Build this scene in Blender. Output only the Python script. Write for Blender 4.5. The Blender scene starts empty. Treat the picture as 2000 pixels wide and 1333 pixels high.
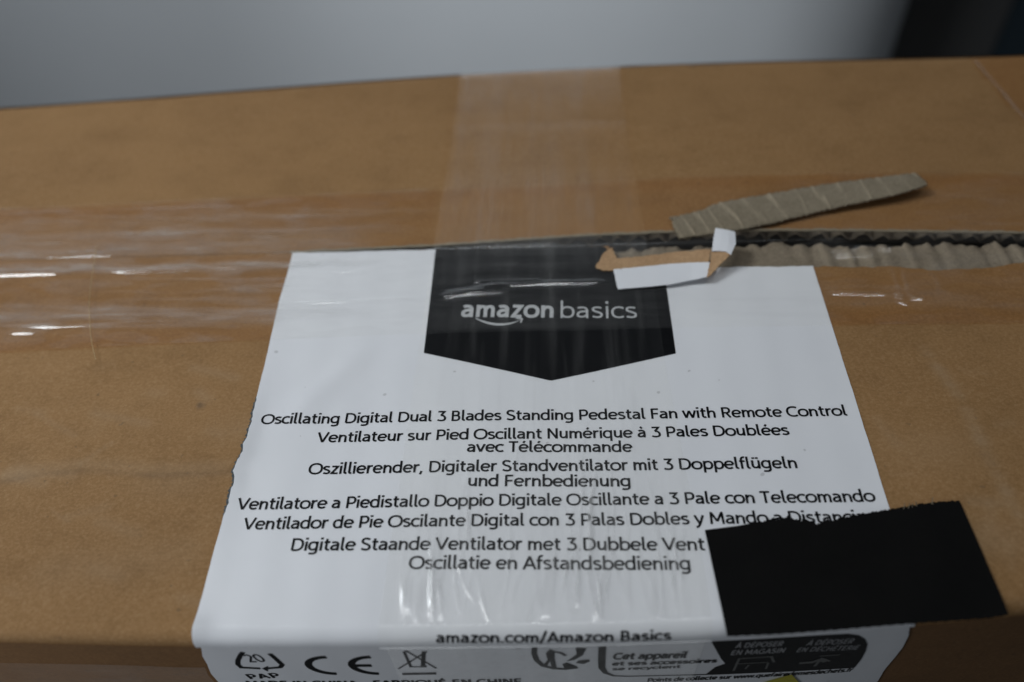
import bpy, math, random
import numpy as np
from mathutils import Vector, Matrix

R_ = random.Random(7)
S = bpy.context.scene
COL = S.collection
ZT = 0.70            # height of the box top above the floor

# ------------------------------------------------------------------ camera
F = 1614.0           # focal length in pixels of the 2000 px wide frame (18 mm on 22.3 mm)
H = 0.213            # lens height above the box top
d_ = np.array([48, 1900, -F]); d_ /= np.linalg.norm(d_)
u_ = np.array([-106, 1378, F]); u_ -= d_ * (u_ @ d_); u_ /= np.linalg.norm(u_)
x_ = np.cross(d_, u_)
CM = np.array([x_, d_, u_])          # camera axes -> world
cam = bpy.data.objects.new('camera', bpy.data.cameras.new('camera'))
COL.objects.link(cam); S.camera = cam
m4 = Matrix.Identity(4)
for i in range(3):
    for j in range(3):
        m4[i][j] = CM[i][j]
m4[2][3] = H + ZT
cam.matrix_world = m4
cam.data.sensor_width = 22.3
cam.data.lens = 22.3 * F / 2000
cam.data.clip_start = 0.02; cam.data.clip_end = 50
cam.data.dof.use_dof = True
cam.data.dof.aperture_fstop = 3.0
cam.data.dof.aperture_blades = 7

def ray(px, py):
    return CM @ np.array([px - 1000.0, 667.0 - py, -F])
def top(px, py, z=0.0):
    r = ray(px, py); t = (z - H) / r[2]
    return r[0] * t, r[1] * t
def depth_at(px, py):
    r = ray(px, py); return -H / r[2] * F
cam.data.dof.focus_distance = depth_at(900, 850)

# ------------------------------------------------------------------ light
W = bpy.data.worlds.new('World'); S.world = W; W.use_nodes = True
bg = W.node_tree.nodes['Background']
bg.inputs[0].default_value = (0.80, 0.90, 1.0, 1); bg.inputs[1].default_value = 0.06
def area(name, loc, aim, sx, sy, power, col):
    l = bpy.data.lights.new(name, 'AREA'); l.shape = 'RECTANGLE'; l.size = sx; l.size_y = sy
    l.energy = power; l.color = col
    o = bpy.data.objects.new(name, l); COL.objects.link(o)
    o.location = (loc[0], loc[1], loc[2] + ZT)
    o.rotation_euler = (Vector((aim[0], aim[1], aim[2])) - Vector(loc)).to_track_quat('-Z', 'Y').to_euler()
    return o
def spot(name, loc, aim, ang, blend, rad, power, col):
    l = bpy.data.lights.new(name, 'SPOT'); l.energy = power; l.color = col
    l.spot_size = math.radians(ang); l.spot_blend = blend; l.shadow_soft_size = rad
    o = bpy.data.objects.new(name, l); COL.objects.link(o)
    o.location = (loc[0], loc[1], loc[2] + ZT)
    o.rotation_euler = (Vector(aim) - Vector(loc)).to_track_quat('-Z', 'Y').to_euler()
    return o
spot('key_spot', (-0.85, 0.42, 0.95), (-0.125, 0.220, 0), 38, 1.0, 0.20, 30.0, (0.92, 0.97, 1.0))  # key from the left; its soft cone is shaped to imitate vignetting
spot('wall_fill_spot', (-0.42, 0.52, 1.0), (-0.32, 0.90, -0.22), 56, 1.0, 0.10, 74.0, (0.92, 0.97, 1.0))  # both wall spots are unseen, added to brighten the partition
spot('wall_fill_spot', (-0.05, 0.52, 1.0), (0.17, 0.90, -0.22), 50, 1.0, 0.10, 90.0, (0.92, 0.97, 1.0))
area('front_fill', (-0.46, -0.14, 0.10), (-0.10, 0.08, -0.03), 0.16, 0.16, 0.85, (0.90, 0.95, 1.0))  # added unseen fill that brightens the front panel
area('tube_lamp', (0.02, 0.42, 1.50), (0.0, 0.22, 0), 1.9, 0.022, 4.6, (0.95, 0.98, 1.0))

S.view_settings.view_transform = 'Standard'; S.view_settings.look = 'None'
S.view_settings.exposure = 0.0; S.view_settings.gamma = 1.0
S.view_settings.use_curve_mapping = False
S.cycles.transparent_max_bounces = 24
S.cycles.max_bounces = 8
S.cycles.caustics_reflective = False; S.cycles.caustics_refractive = False

# ------------------------------------------------------------------ materials
def nt(name):
    m = bpy.data.materials.new(name); m.use_nodes = True
    t = m.node_tree; return m, t, t.nodes['Principled BSDF']
def node(t, kind, **kw):
    n = t.nodes.new(kind)
    for k, v in kw.items():
        if k.startswith('_'):
            setattr(n, k[1:], v)
        else:
            n.inputs[k].default_value = v
    return n
def coords(t, scale=(1, 1, 1)):
    c = t.nodes.new('ShaderNodeTexCoord'); mp = t.nodes.new('ShaderNodeMapping')
    mp.inputs['Scale'].default_value = scale
    t.links.new(c.outputs['Object'], mp.inputs['Vector']); return mp.outputs['Vector']
def noise(t, scale, detail=3, rough=0.6, stretch=(1, 1, 1)):
    n = t.nodes.new('ShaderNodeTexNoise'); n.inputs['Scale'].default_value = scale
    n.inputs['Detail'].default_value = detail; n.inputs['Roughness'].default_value = rough
    t.links.new(coords(t, stretch), n.inputs['Vector']); return n.outputs['Fac']
def ramp(t, src, stops):
    r = t.nodes.new('ShaderNodeValToRGB'); e = r.color_ramp.elements
    while len(e) < len(stops): e.new(0.5)
    for k, (p, c) in enumerate(stops):
        e[k].position = p; e[k].color = (c if len(c) == 4 else (*c, 1))
    t.links.new(src, r.inputs['Fac']); return r.outputs['Color']
def mixc(t, fac, a, b, mode='MIX'):
    n = t.nodes.new('ShaderNodeMix'); n.data_type = 'RGBA'; n.blend_type = mode
    for sock, v in ((n.inputs['Factor'], fac), (n.inputs['A'], a), (n.inputs['B'], b)):
        if hasattr(v, 'links'): t.links.new(v, sock)
        else: sock.default_value = v if isinstance(v, (int, float)) else (*v, 1)
    return n.outputs['Result']
def mth(t, op, a, b=0.0, c=None, clamp=False):
    n = t.nodes.new('ShaderNodeMath'); n.operation = op; n.use_clamp = clamp
    for i, v in enumerate((a, b, c)):
        if v is None: continue
        if hasattr(v, 'links'): t.links.new(v, n.inputs[i])
        else: n.inputs[i].default_value = v
    return n.outputs[0]
def bump(t, p, h, strength=0.3, dist=0.0002):
    b = t.nodes.new('ShaderNodeBump'); b.inputs['Strength'].default_value = strength
    b.inputs['Distance'].default_value = dist
    t.links.new(h, b.inputs['Height']); t.links.new(b.outputs['Normal'], p.inputs['Normal']); return b
def attr(t, name):
    a = t.nodes.new('ShaderNodeAttribute'); a.attribute_name = name; return a.outputs['Fac']

def mat_cardboard():
    m, t, p = nt('kraft_cardboard')
    big = noise(t, 14, 4, 0.65, (0.55, 1.6, 1))
    c0 = ramp(t, big, [(0.25, (0.272, 0.148, 0.059)), (0.55, (0.314, 0.174, 0.070)), (0.8, (0.350, 0.200, 0.086))])
    fib = noise(t, 1100, 3, 0.8, (0.8, 1, 1))
    c1 = mixc(t, 0.36, c0, ramp(t, fib, [(0.3, (0.17, 0.09, 0.033)), (0.5, (0.315, 0.176, 0.071)), (0.72, (0.50, 0.33, 0.18))]))
    mid = noise(t, 75, 5, 0.7, (0.7, 1.0, 1))
    c1 = mixc(t, 0.65, c1, ramp(t, mid, [(0.3, (0.80, 0.78, 0.74)), (0.5, (1, 1, 1)), (0.75, (1.1, 1.1, 1.12))]), 'MULTIPLY')
    sp = noise(t, 420, 1, 0.5)
    c1 = mixc(t, ramp(t, sp, [(0.73, (0, 0, 0)), (0.80, (0.5, 0.5, 0.5))]), c1, (0.14, 0.09, 0.05))
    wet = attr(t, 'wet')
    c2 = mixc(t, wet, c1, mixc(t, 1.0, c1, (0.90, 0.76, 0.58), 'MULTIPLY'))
    c2 = mixc(t, attr(t, 'scuff_and_lit'), c2, (0.50, 0.40, 0.28))  # pale scuffs, plus the painted lit side of the fold
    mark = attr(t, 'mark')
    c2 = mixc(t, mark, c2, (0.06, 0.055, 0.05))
    t.links.new(c2, p.inputs['Base Color'])
    p.inputs['Roughness'].default_value = 0.78
    p.inputs['Specular IOR Level'].default_value = 0.25
    flute = node(t, 'ShaderNodeTexWave', Scale=21.0, Distortion=0.6); flute.wave_type = 'BANDS'; flute.bands_direction = 'X'
    t.links.new(coords(t), flute.inputs['Vector'])
    h = mth(t, 'ADD', mth(t, 'MULTIPLY', fib, 0.45), mth(t, 'ADD', mth(t, 'MULTIPLY', flute.outputs['Fac'], 0.12), mth(t, 'MULTIPLY', mid, 0.35)))
    bump(t, p, h, 0.22, 0.0003)
    return m
def mat_liner(name, a, b, rough=0.85):
    m, t, p = nt(name)
    n1 = noise(t, 160, 4, 0.7); n2 = noise(t, 1100, 2, 0.7)
    c = mixc(t, 0.4, ramp(t, n1, [(0.3, a), (0.7, b)]), ramp(t, n2, [(0.3, tuple(v * 0.7 for v in a)), (0.7, tuple(min(1, v * 1.2) for v in b))]))
    g = attr(t, 'rib'); c = mixc(t, g, c, tuple(min(0.6, v * 1.55) for v in b))
    t.links.new(c, p.inputs['Base Color']); p.inputs['Roughness'].default_value = rough
    p.inputs['Specular IOR Level'].default_value = 0.2
    bump(t, p, n2, 0.4, 0.0002); return m
def mat_paper():
    m, t, p = nt('white_sticker_paper')
    n1 = noise(t, 30, 3, 0.5); sp = noise(t, 260, 1, 0.4); sp2 = noise(t, 9, 2, 0.6)
    c = ramp(t, n1, [(0.3, (0.805, 0.815, 0.85)), (0.7, (0.83, 0.84, 0.87))])
    c = mixc(t, ramp(t, sp, [(0.775, (0, 0, 0)), (0.80, (0.35, 0.35, 0.35))]), c, (0.22, 0.20, 0.20))
    t.links.new(c, p.inputs['Base Color'])
    p.inputs['Roughness'].default_value = 0.40; p.inputs['Specular IOR Level'].default_value = 0.3
    fl = node(t, 'ShaderNodeTexWave', Scale=21.0, Distortion=1.5); fl.wave_type = 'BANDS'; fl.bands_direction = 'X'; t.links.new(coords(t), fl.inputs['Vector'])
    bump(t, p, mth(t, 'ADD', mth(t, 'MULTIPLY', sp2, 7.0), mth(t, 'ADD', noise(t, 60, 3, 0.5), mth(t, 'MULTIPLY', fl.outputs['Fac'], 0.35))), 0.16, 0.0012)
    return m
def mat_ink(name, col, rough=0.4, spec=0.4):
    m, t, p = nt(name)
    n1 = noise(t, 900, 2, 0.6)
    c = ramp(t, n1, [(0.3, tuple(v * 0.9 for v in col)), (0.7, tuple(v * 1.12 for v in col))])
    t.links.new(c, p.inputs['Base Color']); p.inputs['Roughness'].default_value = rough
    p.inputs['Specular IOR Level'].default_value = spec; return m
def mat_tape(name, stretch, milk, rough=0.085):
    m, t, p = nt(name)
    t.nodes.remove(p); out = t.nodes['Material Output']
    tr = t.nodes.new('ShaderNodeBsdfTransparent'); tr.inputs[0].default_value = (0.99, 0.988, 0.98, 1)
    gl = t.nodes.new('ShaderNodeBsdfGlossy'); gl.inputs['Roughness'].default_value = rough
    df = t.nodes.new('ShaderNodeBsdfDiffuse'); df.inputs['Color'].default_value = (0.78, 0.775, 0.77, 1)
    fr = t.nodes.new('ShaderNodeFresnel'); fr.inputs['IOR'].default_value = 1.47
    n1 = noise(t, 70, 4, 0.65, stretch); n2 = noise(t, 420, 3, 0.6, stretch)
    b = t.nodes.new('ShaderNodeBump'); b.inputs['Strength'].default_value = 0.34; b.inputs['Distance'].default_value = 0.0004
    t.links.new(mth(t, 'ADD', n1, mth(t, 'MULTIPLY', n2, 0.18)), b.inputs['Height'])
    for s in (gl, fr): t.links.new(b.outputs['Normal'], s.inputs['Normal'])
    hz = attr(t, 'haze_sheen')
    streak = ramp(t, n1, [(0.36, (0.5, 0.5, 0.5)), (0.7, (1.25, 1.25, 1.25))])
    fine = ramp(t, n2, [(0.45, (0.8, 0.8, 0.8)), (0.75, (1.5, 1.5, 1.5))])
    fac = mth(t, 'MULTIPLY', mth(t, 'MULTIPLY', mth(t, 'ADD', hz, milk), streak), fine, clamp=True)
    tl_ = t.nodes.new('ShaderNodeBsdfTranslucent'); tl_.inputs['Color'].default_value = (0.78, 0.775, 0.77, 1)
    dm = t.nodes.new('ShaderNodeMixShader'); dm.inputs[0].default_value = 0.4
    t.links.new(df.outputs[0], dm.inputs[1]); t.links.new(tl_.outputs[0], dm.inputs[2])
    a = t.nodes.new('ShaderNodeMixShader'); t.links.new(fac, a.inputs[0]); t.links.new(tr.outputs[0], a.inputs[1]); t.links.new(dm.outputs[0], a.inputs[2])
    t.links.new(fr.outputs[0], gl.inputs['Color'])          # thin film: its sheen adds to what shows through
    c = t.nodes.new('ShaderNodeAddShader'); t.links.new(a.outputs[0], c.inputs[0]); t.links.new(gl.outputs[0], c.inputs[1])
    t.links.new(c.outputs[0], out.inputs['Surface']); return m
def mat_plain(name, a, b, scale=6, rough=0.6, spec=0.3):
    m, t, p = nt(name)
    n1 = noise(t, scale, 4, 0.6); t.links.new(ramp(t, n1, [(0.3, a), (0.7, b)]), p.inputs['Base Color'])
    p.inputs['Roughness'].default_value = rough; p.inputs['Specular IOR Level'].default_value = spec
    bump(t, p, noise(t, 250, 2, 0.5), 0.15, 0.001); return m
def mat_cloth():
    m, t, p = nt('black_cloth_tape')
    n1 = noise(t, 60, 3, 0.6)
    t.links.new(ramp(t, n1, [(0.3, (0.003, 0.003, 0.003)), (0.7, (0.0045, 0.0043, 0.0042))]), p.inputs['Base Color'])
    p.inputs['Roughness'].default_value = 0.75; p.inputs['Specular IOR Level'].default_value = 0.10
    bump(t, p, noise(t, 1500, 1, 0.5, (1, 0.3, 1)), 0.25, 0.0002); return m
M = dict(card=mat_cardboard(), paper=mat_paper(), black=mat_ink('black_ink', (0.0045, 0.0048, 0.0058), 0.34, 0.16),
         grey=mat_ink('pale_grey_ink', (0.52, 0.53, 0.55)), faint=mat_ink('faded_white_ink', (0.34, 0.34, 0.35)),
         dim=mat_ink('worn_grey_ink', (0.13, 0.13, 0.125)),
         liner=mat_liner('torn_grey_liner', (0.21, 0.172, 0.118), (0.29, 0.243, 0.175)),
         rib=mat_liner('exposed_fluting', (0.20, 0.16, 0.115), (0.30, 0.245, 0.18)),
         slate=mat_liner('torn_edge_shade', (0.055, 0.065, 0.07), (0.11, 0.125, 0.13)),  # slate: colour of the painted shadow line along the label tear
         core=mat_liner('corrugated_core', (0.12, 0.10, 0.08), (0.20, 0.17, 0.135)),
         pith=mat_liner('torn_brown_fibre', (0.42, 0.255, 0.135), (0.52, 0.335, 0.19)),
         tape_h=mat_tape('clear_tape_lengthwise', (0.10, 1, 1), 0.003), tape_v=mat_tape('clear_tape_crosswise', (1, 0.10, 1), 0.0, 0.13),
         yellow=mat_ink('yellow_sticker', (0.50, 0.45, 0.045), 0.5), cloth=mat_cloth(),
         wall=mat_plain('grey_painted_wall', (0.40, 0.42, 0.445), (0.43, 0.45, 0.475), 3, 0.55),
         dark=mat_plain('dark_panel', (0.048, 0.048, 0.0485), (0.056, 0.056, 0.0565), 4, 0.7, 0.05),
         navy=mat_plain('dark_blue_panel', (0.018, 0.027, 0.034), (0.022, 0.032, 0.04), 4, 0.7, 0.05),
         floor=mat_plain('grey_floor', (0.20, 0.20, 0.20), (0.26, 0.26, 0.255), 5, 0.6),
         hair=mat_ink('pale_fibre', (0.50, 0.36, 0.18), 0.5))

# ------------------------------------------------------------------ object helpers
def mesh(name, verts, faces, mat, parent=None, attrs=None, smooth=False, thick=0.0, up=False):
    """verts in box space (z = 0 is the box top)."""
    v = np.array(verts, dtype=float)
    if thick:
        v, faces = thicken(v, faces, thick)
        if attrs: attrs = {k: list(a) * 2 for k, a in attrs.items()}
    v = v + np.array([0, 0, ZT])
    if parent is not None:
        v = v - np.array(wloc(parent))
    if up and not thick:
        a, b, c = (v[i] for i in faces[len(faces) // 2][:3]); cr = np.cross(b - a, c - a)
        if cr[2] - 0.3 * cr[1] < 0: faces = [list(f)[::-1] for f in faces]
    me = bpy.data.meshes.new(name); me.from_pydata(v.tolist(), [], [tuple(f) for f in faces]); me.update()
    for k, a in (attrs or {}).items():
        at = me.attributes.new(k, 'FLOAT', 'POINT'); at.data.foreach_set('value', np.array(a, dtype=np.float32))
    me.materials.append(mat)
    if smooth:
        me.polygons.foreach_set('use_smooth', [True] * len(me.polygons))
    o = bpy.data.objects.new(name, me); COL.objects.link(o)
    if parent is not None: o.parent = parent
    return o
def wloc(o):
    p = np.zeros(3)
    while o is not None:
        p = p + np.array(o.location); o = o.parent
    return p
def thicken(v, faces, th):
    n = len(v); low = v.copy(); low[:, 2] -= th
    edges = {}
    for f in faces:
        for a, b in zip(f, list(f[1:]) + [f[0]]): edges[(a, b)] = 1
    out = [list(f) for f in faces] + [[i + n for i in reversed(f)] for f in faces]
    for (a, b) in edges:
        if (b, a) not in edges: out.append([b, a, a + n, b + n])
    return np.vstack([v, low]), out
def tag(o, label, cat, group=None, kind=None):
    if label: o['label'] = label
    if cat: o['category'] = cat
    if group: o['group'] = group
    if kind: o['kind'] = kind
    return o
def gridfaces(nr, nc):
    return [[r * nc + c, r * nc + c + 1, (r + 1) * nc + c + 1, (r + 1) * nc + c] for r in range(nr - 1) for c in range(nc - 1)]
def sm(a, b, x):
    t = np.clip((x - a) / (b - a), 0, 1); return t * t * (3 - 2 * t)
def wob(x, seed, f=1.0):
    """smooth 1-D noise in about -1..1"""
    r = random.Random(seed); s = 0
    for k in range(5):
        s += math.sin(x * f * (1.0 + 1.37 * k) + r.uniform(0, 6.28)) * (0.55 / (1 + 0.5 * k))
    return s
def wobA(x, seed, f=1.0):
    r = random.Random(seed); s = 0
    for k in range(5):
        s = s + np.sin(x * (f * (1.0 + 1.37 * k)) + r.uniform(0, 6.28)) * (0.55 / (1 + 0.5 * k))
    return s
def interp(x, pts):
    v = np.interp(x, [p[0] for p in pts], [p[1] for p in pts])
    return v if isinstance(x, np.ndarray) else float(v)

# ------------------------------------------------------------------ the box: profile of the top and front
XL, XR = -0.335, 0.262
_e0, _e1 = top(1895, 117), top(2000, 242)
def xend(y): return _e0[0] + (y - _e0[1]) * (_e1[0] - _e0[0]) / (_e1[1] - _e0[1])
RR = 0.0042; DIP = 0.0030; PANEL_H = ZT
def _at(pts, z): return [top(px, py, z) for px, py in pts]
_q = _at([(-150, 1254), (0, 1257), (300, 1262), (680, 1264), (1050, 1261), (1400, 1250), (1700, 1229), (1966, 1208)], -RR)
_cf = np.polyfit([p[0] for p in _q], [p[1] + RR for p in _q], 3)
def Yr(x):                                   # where the top starts to round over the front edge
    x = min(max(x, -0.20), 0.15); return float(np.polyval(_cf, x))
_q2 = _at([(-120, 216), (0, 211), (245, 196), (420, 181), (650, 159), (895, 147), (1116, 136), (1350, 124), (1600, 117), (1800, 112), (2000, 108)], -0.0012)
_cb = np.polyfit([p[0] for p in _q2], [p[1] for p in _q2], 4)
def Yback(x):
    return float(np.polyval(_cb, min(max(x, -0.28), 0.215))) + 0.001
ARC = RR * math.pi / 2
def P(x, s, off=0.0):
    """point on the front flap: s > 0 on the top, s < 0 over the edge and down the front panel"""
    y0 = Yr(x)
    if s < 0:
        zz = ztop(x, y0)
    if s >= 0:
        return (x, y0 + s, ztop(x, y0 + s) + off)
    if s > -ARC:
        th = -s / RR
        return (x, y0 - RR * math.sin(th) - off * math.sin(th), -RR + RR * math.cos(th) + off * math.cos(th) + zz)
    q = -s - ARC
    k = sm(0.0, 0.0022, q)
    return (x, y0 - RR + DIP * float(k) - off, -RR - q + zz)
def ztop(x, y):
    return 0.00035 * wob(x, 3, 14) * math.exp(-((y - 0.15) / 0.1) ** 2) + 0.0002 * wob(y, 5, 40) + sum(a * math.exp(-((x - cx) / wx) ** 2 - ((y - cy - 0.04 * (x - cx)) / wy) ** 2) for cx, cy, wx, wy, a in _dents)
_dents = [(*top(180, 905), 0.05, 0.010, 0.0008), (*top(330, 1130), 0.03, 0.02, -0.0010), (*top(1850, 860), 0.02, 0.03, 0.0007), (*top(90, 1150), 0.03, 0.014, 0.0009)]
def top_xs(px, py):
    x, y = top(px, py); return x, y - Yr(x)
def front_xs(px, py):
    r = ray(px, py); x = 0.0
    for _ in range(6):
        yp = Yr(x) - RR + DIP; t = yp / r[1]; x = r[0] * t
    z = H + r[2] * t
    return x, -(-z - RR) - ARC
def top_x(px, py): return top(px, py)[0]

box = bpy.data.objects.new('cardboard_box', None); COL.objects.link(box)
box.location = (0, 0.215, 0); box.empty_display_size = 0.1
tag(box, 'big brown cardboard carton with a white printed label and clear tape across its top', 'box')

def in_htape(x, y):
    return sm(-0.0006, 0.0006, y - (0.1815 + 0.022 * (x + 0.1) * (1 if x < 0.05 else 0) + (0.0033 if x >= 0.05 else 0))) * sm(-0.0006, 0.0006, htop(x) - y)
def htop(x): return interp(x, [(-0.30, 0.2545), (-0.2265, 0.2570), (-0.12, 0.2600), (-0.036, 0.2625), (0.05, 0.2655), (0.11, 0.2655), (0.18, 0.2625), (0.3, 0.258)])
def hbot(x): return interp(x, [(-0.30, 0.1785), (-0.193, 0.1800), (-0.13, 0.1825), (-0.05, 0.1845), (0.05, 0.1853), (0.3, 0.1838)])
def wetness(x, y):
    w = 0.0
    if hbot(x) < y < htop(x):
        e = min(y - hbot(x), htop(x) - y)
        patch = 0.5 + 0.5 * wob(x * 0.35 + wob(y, 31, 60) * 0.01, 11, 40) * wob(y, 12, 170)
        w = (0.38 + 0.45 * patch) * min(1, e / 0.0006)
        w += 0.45 * math.exp(-((y - hbot(x) - 0.004) / 0.0035) ** 2) * (0.7 + 0.3 * wob(x, 8, 30))
        w += 0.35 * math.exp(-((y - htop(x) + 0.004) / 0.004) ** 2)
    if -0.046 < x < 0.0345 and y > 0.22: w = max(w * 0.7, 0.10)
    # the tape round the right end of the box
    if x > 0.185 and x > xend(y): w = max(w, 0.75)
    return float(np.clip(w, 0, 1))

SEAM = 0.2268
def Yseam_back(x):   # front edge of the back flap
    return interp(x, [(-0.35, 0.22695), (-0.115, 0.22695), (-0.095, 0.2274), (-0.045, 0.2290), (0.015, 0.2330), (0.06, 0.2338), (0.10, 0.2325), (0.17, 0.2288), (0.27, 0.2270)]) + 0.0001 * wob(x, 77, 400)
# back flap: top liner, fluting, bottom liner
xs = np.linspace(XL, XR, 260); V = []; wet = []; mark = []
nrow = 90
for x in xs:
    a, b = Yseam_back(x), Yback(x) - 0.0015
    for k in range(nrow):
        y = a + (b - a) * (k / (nrow - 1)) ** 1.0
        e = max(0, (y - (b - 0.006)) / 0.006)
        V.append((x, y, 0.0002 * wob(x, 21, 18) + 0.0003 * wob(y, 22, 30) * sm(0.24, 0.27, y) - 0.0018 * e * e)); wet.append(wetness(x, y))
        mk = max(0.85 * math.exp(-(((x - 0.0668) / 0.0014) ** 2 + ((y - 0.3465) / 0.0013) ** 2)),
                 0.40 * math.exp(-(((x - 0.074) / 0.009) ** 2 + ((y - 0.3478) / 0.0016) ** 2)))
        mark.append(mk)
fl = [list(reversed(f)) for f in gridfaces(len(xs), nrow)]
back = mesh('back_flap', V, fl, M['card'], box, {'wet': wet, 'mark': mark}, True, 0.0006)
# pale cut rim and the zigzag fluting seen in its edge
V = []; Fc = []; xs2 = np.linspace(XL, XR, 1500)
for r, dy in enumerate((0.0, 0.014)):
    for x in xs2:
        ph = x / 0.0076 * 2 * math.pi + 0.9 * wob(x, 41, 60)
        am = 0.0021 * (0.8 + 0.25 * wob(x, 46, 95)); tri = 2 / math.pi * math.asin(math.sin(ph) * 0.97)
        V.append((x, Yseam_back(x) + 0.0006 + dy + 0.0007 * wob(x, 42, 300), -0.0030 + min(0.0022, max(-0.0021, am * tri + 0.0003 * wob(x, 47, 220)))))
n = len(xs2)
Fc = [[i, i + 1, n + i + 1, n + i] for i in range(n - 1)]
mesh('fluting', V, Fc, M['rib'], back, {'rib': [1.0] * len(V)}, True, 0.0007)
V = []
for x in xs2:
    for dy, z in ((0.0003, -0.0053), (0.02, -0.0053)):
        V.append((x, Yseam_back(x) + dy, z))
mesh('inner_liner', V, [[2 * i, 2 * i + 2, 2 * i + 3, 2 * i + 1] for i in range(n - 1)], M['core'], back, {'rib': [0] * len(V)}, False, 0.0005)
V = []; xs2 = xs2[xs2 > -0.10]; n = len(xs2)
for x in xs2:
    for dy, z in ((-0.0003, 0.00028), (0.0009 + 0.0003 * wob(x, 45, 500), 0.00026)):
        V.append((x, Yseam_back(x) + dy, z + 0.0002 * wob(x, 21, 18)))
mesh('cut_edge', V, [[2 * i, 2 * i + 2, 2 * i + 3, 2 * i + 1] for i in range(n - 1)], M['liner'], back, {'rib': [0.1] * len(V)}, False, 0.0006)

_cr = [top(-120, 944), top(0, 938), (top(90, 922)), top(160, 917), top(230, 920), top(300, 925), top(380, 922), top(450, 919)]
def crease(x, y):
    e = y - (interp(x, _cr) - 0.0011); return math.exp(-(e / 0.0012) ** 2) * float(sm(-0.079, -0.088, x)) * (0.75 + 0.25 * wob(x, 83, 120))  # shaded lower side of the fold, painted as a darker line
# front flap, rounded over the front edge; where the liner was torn off it stops short of the seam
def flap_end(x):
    e = SEAM
    if x > 0.021:
        e = interp(x, [(0.021, 0.2262), (0.026, 0.2160), (0.05, 0.2143), (0.0935, 0.2136), (0.12, 0.2128), (0.135, 0.2108), (0.15, 0.2110), (0.17, 0.2145), (0.27, 0.2142)]) + 0.0004 * wob(x, 51, 260)
    return e
xs = np.unique(np.concatenate([np.linspace(XL, XR, 420), np.linspace(0.018, 0.20, 150)])); V = []; wet = []; mark = []
srow = list(np.linspace(1, 0, 170)) + [-ARC * k / 8 for k in range(1, 9)] + [-ARC - 0.0004 * k for k in range(1, 9)]
for x in xs:
    L = flap_end(x) - Yr(x)
    for k in srow:
        s = k * L if k > 0 else k
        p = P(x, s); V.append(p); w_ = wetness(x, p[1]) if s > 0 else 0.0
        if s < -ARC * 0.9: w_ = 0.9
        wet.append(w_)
        dx, dy = top(392, 793)
        mark.append(0.22 * crease(x, p[1]) + 0.75 * math.exp(-(((x - dx) / 0.0009) ** 2 + ((p[1] - dy) / 0.0013) ** 2)) if s > 0 else 0)
nrow = len(srow)
def near(px, py, pts, w):
    b = 1e9
    for (ax, ay), (bx, by) in zip(pts, pts[1:]):
        t = ((px - ax) * (bx - ax) + (py - ay) * (by - ay)) / ((bx - ax) ** 2 + (by - ay) ** 2); t = np.clip(t, 0, 1)
        b = np.minimum(b, np.hypot(px - ax - t * (bx - ax), py - ay - t * (by - ay)))
    return np.exp(-(b / w) ** 2)
_A = np.array(V)
scuff_and_lit = 0.20 * near(_A[:, 0], _A[:, 1], [top(1810, 690), top(1880, 790), top(1930, 900), top(1990, 1010)], 0.0022) * (0.6 + 0.4 * wobA(_A[:, 1], 81, 300))
scuff_and_lit += 0.10 * near(_A[:, 0], _A[:, 1], [top(0, 931), top(90, 915), top(160, 910), top(230, 912), top(300, 918), top(440, 912)], 0.0022) + 0.06 * near(_A[:, 0], _A[:, 1], [top(100, 1120), top(360, 1080)], 0.006)  # first line paints the lit upper side of the fold
for i in range(34):
    px, py = R_.uniform(0, 560), R_.uniform(690, 1220)
    if i % 3 == 0: px, py = R_.uniform(1660, 2000), R_.uniform(690, 1180)
    an = R_.uniform(-0.5, 0.5) if i % 2 else R_.uniform(-3, 3); ln = R_.uniform(15, 110)
    scuff_and_lit += R_.uniform(0.03, 0.11) * near(_A[:, 0], _A[:, 1], [top(px, py), top(px + ln * math.cos(an), py + ln * 0.6 * math.sin(an))], R_.uniform(0.0005, 0.0022))
for i in range(14):
    cx, cy = top(R_.uniform(0, 2000), R_.uniform(690, 1230))
    scuff_and_lit += R_.uniform(0.03, 0.09) * np.exp(-((_A[:, 0] - cx) / R_.uniform(0.006, 0.02)) ** 2 - ((_A[:, 1] - cy) / R_.uniform(0.003, 0.008)) ** 2)
scuff_and_lit = np.where(_A[:, 2] > -0.001, np.clip(scuff_and_lit, 0, 1), 0)
front = mesh('front_flap', V, [f for f in gridfaces(len(xs), nrow)], M['card'], box, {'wet': wet, 'mark': mark, 'scuff_and_lit': scuff_and_lit}, True)
s0 = -ARC - 0.0032
# front panel, back panel, sides
def panel(name, fn, rows, cols, wetv, mat=M['card']):
    V = [fn(u, v) for u in np.linspace(0, 1, cols) for v in np.linspace(0, 1, rows)]
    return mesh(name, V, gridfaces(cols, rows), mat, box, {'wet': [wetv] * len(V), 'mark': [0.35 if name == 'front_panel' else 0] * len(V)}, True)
zp0 = P(0, s0)[2]
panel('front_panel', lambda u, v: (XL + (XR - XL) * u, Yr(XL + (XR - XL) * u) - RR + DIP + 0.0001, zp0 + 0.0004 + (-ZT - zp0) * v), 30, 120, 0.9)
panel('back_panel', lambda u, v: (XL + (XR - XL) * u, Yback(XL + (XR - XL) * u), -0.002 + (-ZT + 0.002) * v), 10, 80, 0.0)
panel('side_panel', lambda u, v: (XL + 0.0005, Yr(XL) + (Yback(XL) - Yr(XL)) * u, -0.001 - (ZT - 0.001) * v), 10, 20, 0.0)
panel('side_panel', lambda u, v: (XR - 0.0005, Yr(XR) + (Yback(XR) - Yr(XR)) * u, -0.001 - (ZT - 0.001) * v), 10, 20, 0.0)

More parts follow.
